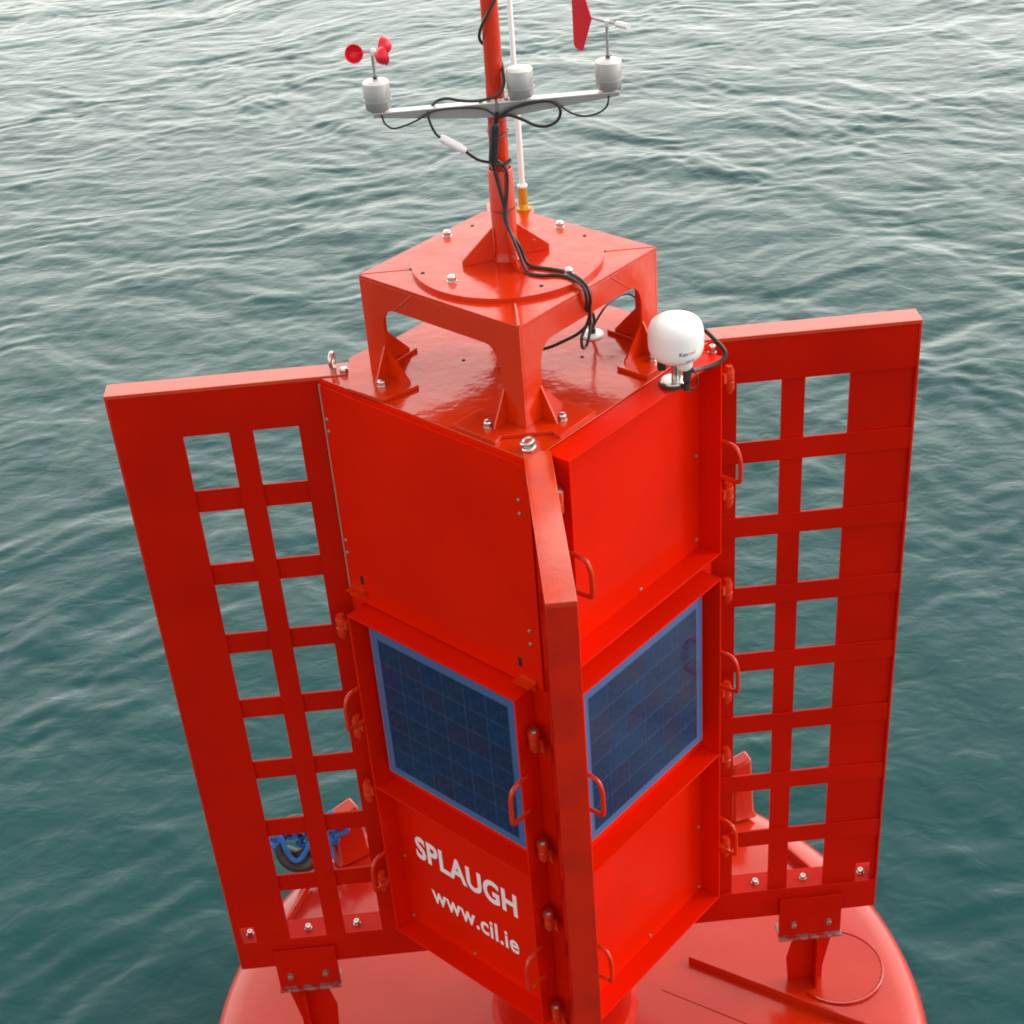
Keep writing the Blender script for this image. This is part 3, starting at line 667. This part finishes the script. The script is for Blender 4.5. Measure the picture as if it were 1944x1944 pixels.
# ------------------------------------------------------------------ cables, rope, hose
def cable(name, pts, r, label, cat='cable', group='black cables on the mast and tower top', m=BLACK, sub=6):
    return single(name, MB().tube(pts, r, 8, sub), m, label, cat, group, True, tuple(pts[0]))
cable('mast_cable', [(0.006, 0.036, 1.30), (0.024, 0.020, 1.18), (0.026, -0.026, 1.10), (-0.001, -0.033, 1.052), (-0.021, -0.030, 1.017), (-0.030, -0.018, 0.988), (-0.026, 0.012, 0.960),
      (-0.004, 0.032, 0.93), (0.022, 0.016, 0.905), (0.026, -0.020, 0.885), (0.024, -0.050, 0.860), (0.011, -0.070, 0.843), (-0.013, -0.072, 0.832), (-0.054, -0.070, 0.827), (-0.095, -0.068, 0.831), (-0.130, -0.055, 0.836), (-0.156, -0.052, 0.832), (-0.170, -0.040, 0.818), (-0.186, -0.050, 0.800)],
      0.0042, 'black cable spiralling down the upper mast and along the left half of the crossarm')
cable('instrument_lead', [(-0.313, -0.05, 0.812), (-0.309, -0.068, 0.803), (-0.303, -0.07, 0.786), (-0.286, -0.07, 0.773), (-0.26, -0.07, 0.775), (-0.222, -0.07, 0.787), (-0.184, -0.07, 0.805), (-0.158, -0.07, 0.811), (-0.116, -0.068, 0.812), (-0.045, -0.07, 0.806), (-0.015, -0.072, 0.791), (-0.001, -0.07, 0.775)],
      0.0028, 'thin black lead sagging below the left end of the crossarm')
cable('connector_cable', [(-0.184, -0.066, 0.809), (-0.186, -0.072, 0.799), (-0.181, -0.075, 0.774), (-0.169, -0.075, 0.747), (-0.152, -0.075, 0.731)], 0.0037, 'short black cable dropping from the crossarm to the white connector')
cable('connector_cable', [(-0.097, -0.074, 0.6945), (-0.085, -0.068, 0.680), (-0.061, -0.058, 0.658), (-0.025, -0.052, 0.644), (0.006, -0.046, 0.634), (0.028, -0.03, 0.640)], 0.0042, 'black cable running from the white connector to the mast')
single('cable_connector', MB().tube([(-0.160, -0.075, 0.737), (-0.151, -0.075, 0.731), (-0.150, -0.075, 0.7305), (-0.110, -0.075, 0.704), (-0.1095, -0.075, 0.7035), (-0.094, -0.075, 0.6935)], lambda t: 0.0115 if 0.1 < t < 0.9 else 0.0085, 18, 1), WHITE,
       'white cylindrical connector hanging in the cable left of the mast', 'connector', None, True, (-0.125, -0.075, 0.715))
cable('looped_cable', [(0.002, -0.072, 0.778), (0.03, -0.078, 0.783), (0.065, -0.08, 0.769), (0.1, -0.08, 0.749), (0.131, -0.08, 0.744), (0.158, -0.08, 0.755), (0.17, -0.08, 0.778), (0.163, -0.08, 0.8), (0.14, -0.076, 0.811), (0.104, -0.072, 0.810), (0.057, -0.074, 0.803), (0.026, -0.076, 0.794), (0.002, -0.072, 0.780)],
      0.0045, 'black cable looped below the crossarm right of the mast')
cable('instrument_lead', [(0.306, -0.05, 0.812), (0.302, -0.07, 0.796), (0.295, -0.07, 0.778), (0.274, -0.07, 0.764), (0.237, -0.07, 0.758), (0.201, -0.07, 0.77), (0.176, -0.07, 0.789), (0.156, -0.068, 0.806)],
      0.0028, 'thin black lead sagging below the right end of the crossarm')
cable('taped_cable_bundle', [(0.0, -0.066, 0.785), (-0.004, -0.056, 0.765), (-0.008, -0.050, 0.748), (-0.014, -0.048, 0.70), (-0.020, -0.046, 0.655), (-0.019, -0.044, 0.640)], lambda t: 0.0070 + 0.0055 * min(1, max(0, (t - 0.28) * 8)) * (1 if t < 0.93 else 0.6), 'thick black taped cable bundle on the front of the mast', 'cable bundle')
cable('down_cable', [(-0.018, -0.045, 0.65), (-0.020, -0.042, 0.631), (-0.015, -0.042, 0.598), (-0.004, -0.044, 0.54), (0.001, -0.045, 0.506), (-0.001, -0.050, 0.478), (0.006, -0.060, 0.452), (0.018, -0.077, 0.430), (0.034, -0.078, 0.402), (0.043, -0.076, 0.372), (0.052, -0.084, 0.350), (0.066, -0.097, 0.3435), (0.085, -0.108, 0.3435), (0.121, -0.127, 0.3435), (0.155, -0.153, 0.3435), (0.187, -0.204, 0.344), (0.206, -0.244, 0.332), (0.212, -0.250, 0.300), (0.210, -0.236, 0.266), (0.212, -0.215, 0.235), (0.212, -0.170, 0.190), (0.205, -0.13, 0.155), (0.180, -0.12, 0.128), (0.140, -0.12, 0.110), (0.100, -0.12, 0.095), (0.05, -0.115, 0.082), (-0.02, -0.09, 0.04), (-0.05, -0.05, 0.006)],
      0.0048, 'black cable down the mast, over the frame top and back under it leftwards')
cable('down_cable', [(-0.010, -0.046, 0.648), (0.008, -0.044, 0.629), (0.015, -0.043, 0.602), (0.012, -0.045, 0.558), (0.005, -0.048, 0.508), (0.004, -0.056, 0.478), (0.008, -0.070, 0.452), (0.017, -0.088, 0.428), (0.028, -0.098, 0.395), (0.037, -0.106, 0.362), (0.046, -0.124, 0.3445), (0.058, -0.144, 0.3435), (0.09, -0.162, 0.3435), (0.126, -0.166, 0.3435), (0.158, -0.186, 0.3435), (0.180, -0.222, 0.344), (0.196, -0.250, 0.332), (0.201, -0.254, 0.300), (0.201, -0.240, 0.266), (0.211, -0.20, 0.222), (0.200, -0.196, 0.188), (0.186, -0.207, 0.160), (0.187, -0.209, 0.130), (0.199, -0.197, 0.128), (0.210, -0.186, 0.157), (0.220, -0.14, 0.180), (0.235, 0.02, 0.120), (0.248, 0.100, 0.085), (0.254, 0.116, 0.050), (0.247, 0.118, 0.018)],
      0.0046, 'black cable beside it, ending in a small hanging loop above the white cable entry')
cable('dome_feed_cable', [(0.247, 0.113, 0.018), (0.256, 0.100, 0.05), (0.275, 0.105, 0.078), (0.296, 0.126, 0.092), (0.33, 0.16, 0.098), (0.364, 0.19, 0.094), (0.395, 0.18, 0.077), (0.43, 0.12, 0.046), (0.46, 0.02, 0.008), (0.48, -0.08, 0.006), (0.490, -0.14, 0.03)], 0.0036, 'black cable arching from the white cable entry behind the right leg')
cable('dome_cable', [(0.515, -0.190, 0.155), (0.542, -0.17, 0.132), (0.571, -0.165, 0.098), (0.596, -0.165, 0.067), (0.605, -0.17, 0.048), (0.598, -0.178, 0.033), (0.572, -0.19, 0.024), (0.530, -0.21, 0.026), (0.500, -0.235, 0.036), (0.480, -0.255, 0.055)], 0.0068, 'thick black cable looping from behind the white dome to its underside')
cable('dome_plug', [(0.478, -0.264, 0.078), (0.478, -0.267, 0.050), (0.476, -0.270, 0.030), (0.475, -0.275, -0.004)], lambda t: 0.0125 if t < 0.75 else 0.010, 'stubby black plug hanging below the white dome', 'plug')
cable('dome_pigtail', [(0.488, -0.262, 0.07), (0.495, -0.272, 0.060), (0.504, -0.278, 0.042), (0.505, -0.28, 0.015), (0.493, -0.282, 0.002), (0.478, -0.278, 0.004)], 0.0026, 'thin black pigtail curling round the plug below the white dome')
def tie(z, r, tilt, bx, by, label):
    pts = []
    rb2 = math.hypot(bx, by); tb = math.atan2(by, bx)
    for t in np.linspace(0, 2 * math.pi, 36, endpoint=False):
        k = max(0.0, math.cos(t - tb)) ** 8
        q = r + (rb2 - r) * k
        pts.append((q * math.cos(t), q * math.sin(t), z + tilt * math.cos(t)))
    single('cable_tie', MB().tube(pts, 0.0016, 6, 1, True), BLACK, label, 'cable tie', 'cable ties round the mast', True, (0, 0, z))
tie(0.492, 0.0380, 0.002, 0.0, -0.053, 'black cable tie round the red sleeve at the mast foot')
tie(0.622, 0.0315, 0.004, -0.004, -0.053, 'black cable tie at the joint just above the red sleeve')
tie(0.715, 0.0305, -0.002, -0.013, -0.062, 'black cable tie over the middle of the taped bundle')

# rope and hose on the deck edge behind the left fin
def tangle(m):
    rr = random.Random(5)
    for c, sp, n in (((-1.155, 0.94, -2.76), 0.05, 6), ((-0.955, 0.90, -2.74), 0.035, 5), ((-1.06, 0.97, -2.80), 0.05, 4)):
        for _ in range(n):
            P, d = [], Vector((rr.gauss(0, 1), rr.gauss(0, 0.5), rr.gauss(0, 1))).normalized(); q = Vector(c)
            for k in range(7):
                P.append(q.copy()); d = (d + Vector((rr.gauss(0, 0.9), rr.gauss(0, 0.4), rr.gauss(0, 0.9))) - (q - Vector(c)) * 9).normalized(); q = q + d * sp * 0.6
            m.tube(P, 0.0075, 8, 4)
    return m
rope_pts = [(-1.23, 0.95, -2.72), (-1.20, 0.92, -2.712), (-1.165, 0.90, -2.735), (-1.150, 0.88, -2.780), (-1.135, 0.87, -2.820), (-1.110, 0.86, -2.843), (-1.080, 0.87, -2.830), (-1.052, 0.88, -2.790), (-1.01, 0.90, -2.74), (-0.975, 0.90, -2.70), (-0.955, 0.905, -2.655), (-0.930, 0.93, -2.640), (-0.905, 0.915, -2.690), (-0.868, 0.905, -2.728), (-0.90, 0.90, -2.745), (-0.940, 0.90, -2.745), (-0.955, 0.895, -2.800), (-0.958, 0.895, -2.880)]
single('blue_rope', tangle(MB().tube(rope_pts, 0.0115, 10, 5)).tube([(-1.22, 0.90, -2.735), (-1.19, 0.91, -2.760), (-1.205, 0.90, -2.79), (-1.17, 0.91, -2.75)], 0.011, 8, 4).tube([(-0.975, 0.90, -2.72), (-0.94, 0.885, -2.755), (-0.95, 0.89, -2.79), (-0.91, 0.89, -2.735)], 0.0115, 8, 4), ROPE,
       'bright blue rope knotted round a bollard and a black hose behind the left fin', 'rope', None, True, (-0.95, 0.9, -2.9))
hs = []
for k in range(40):
    a = k / 39 * 2 * math.pi * 1.9; hs.append((-1.105 + 0.085 * math.cos(a), 1.00 + 0.03 * math.sin(a) - 0.0015 * k, -2.845 + 0.095 * math.sin(a)))
single('rubber_hose', MB().tube(hs, 0.027, 14, 2).tube([(-1.19, 0.99, -2.76), (-1.12, 0.95, -2.73), (-1.04, 0.97, -2.745), (-1.0, 1.03, -2.80), (-1.03, 1.05, -2.90)], 0.022, 12, 5).tube([(-1.17, 1.02, -2.93), (-1.10, 0.96, -2.90), (-1.03, 0.98, -2.84), (-1.02, 1.04, -2.78)], 0.024, 12, 5), mat('worn_black_rubber', (0.03, 0.026, 0.026), 0.45, var=(14, (0.09, 0.07, 0.065), 0.8)), 'coil of thick black rubber hose tied with blue rope at the deck edge', 'hose', None, True, (-1.1, 0.98, -2.93))

fm = MB()
for k in range(46):
    x, y = -2.35 + random.gauss(0, 0.45), -0.35 + random.gauss(0, 0.5)
    r = random.uniform(0.004, 0.010)
    fm.lathe((x, y, -ZW + 0.012 + random.random() * 0.01), [(r, 0), (r * 0.8, r * 0.5), (0, r * 0.7)], 8)
fo = single('foam_flecks', fm, mat('sea_foam', (0.65, 0.70, 0.70), 0.5), 'tiny pale flecks of foam floating on the dark water at lower left', 'foam', None, True, (-2.35, -0.35, -ZW))
fo['kind'] = 'stuff'
scene.cycles.filter_width = 1.8
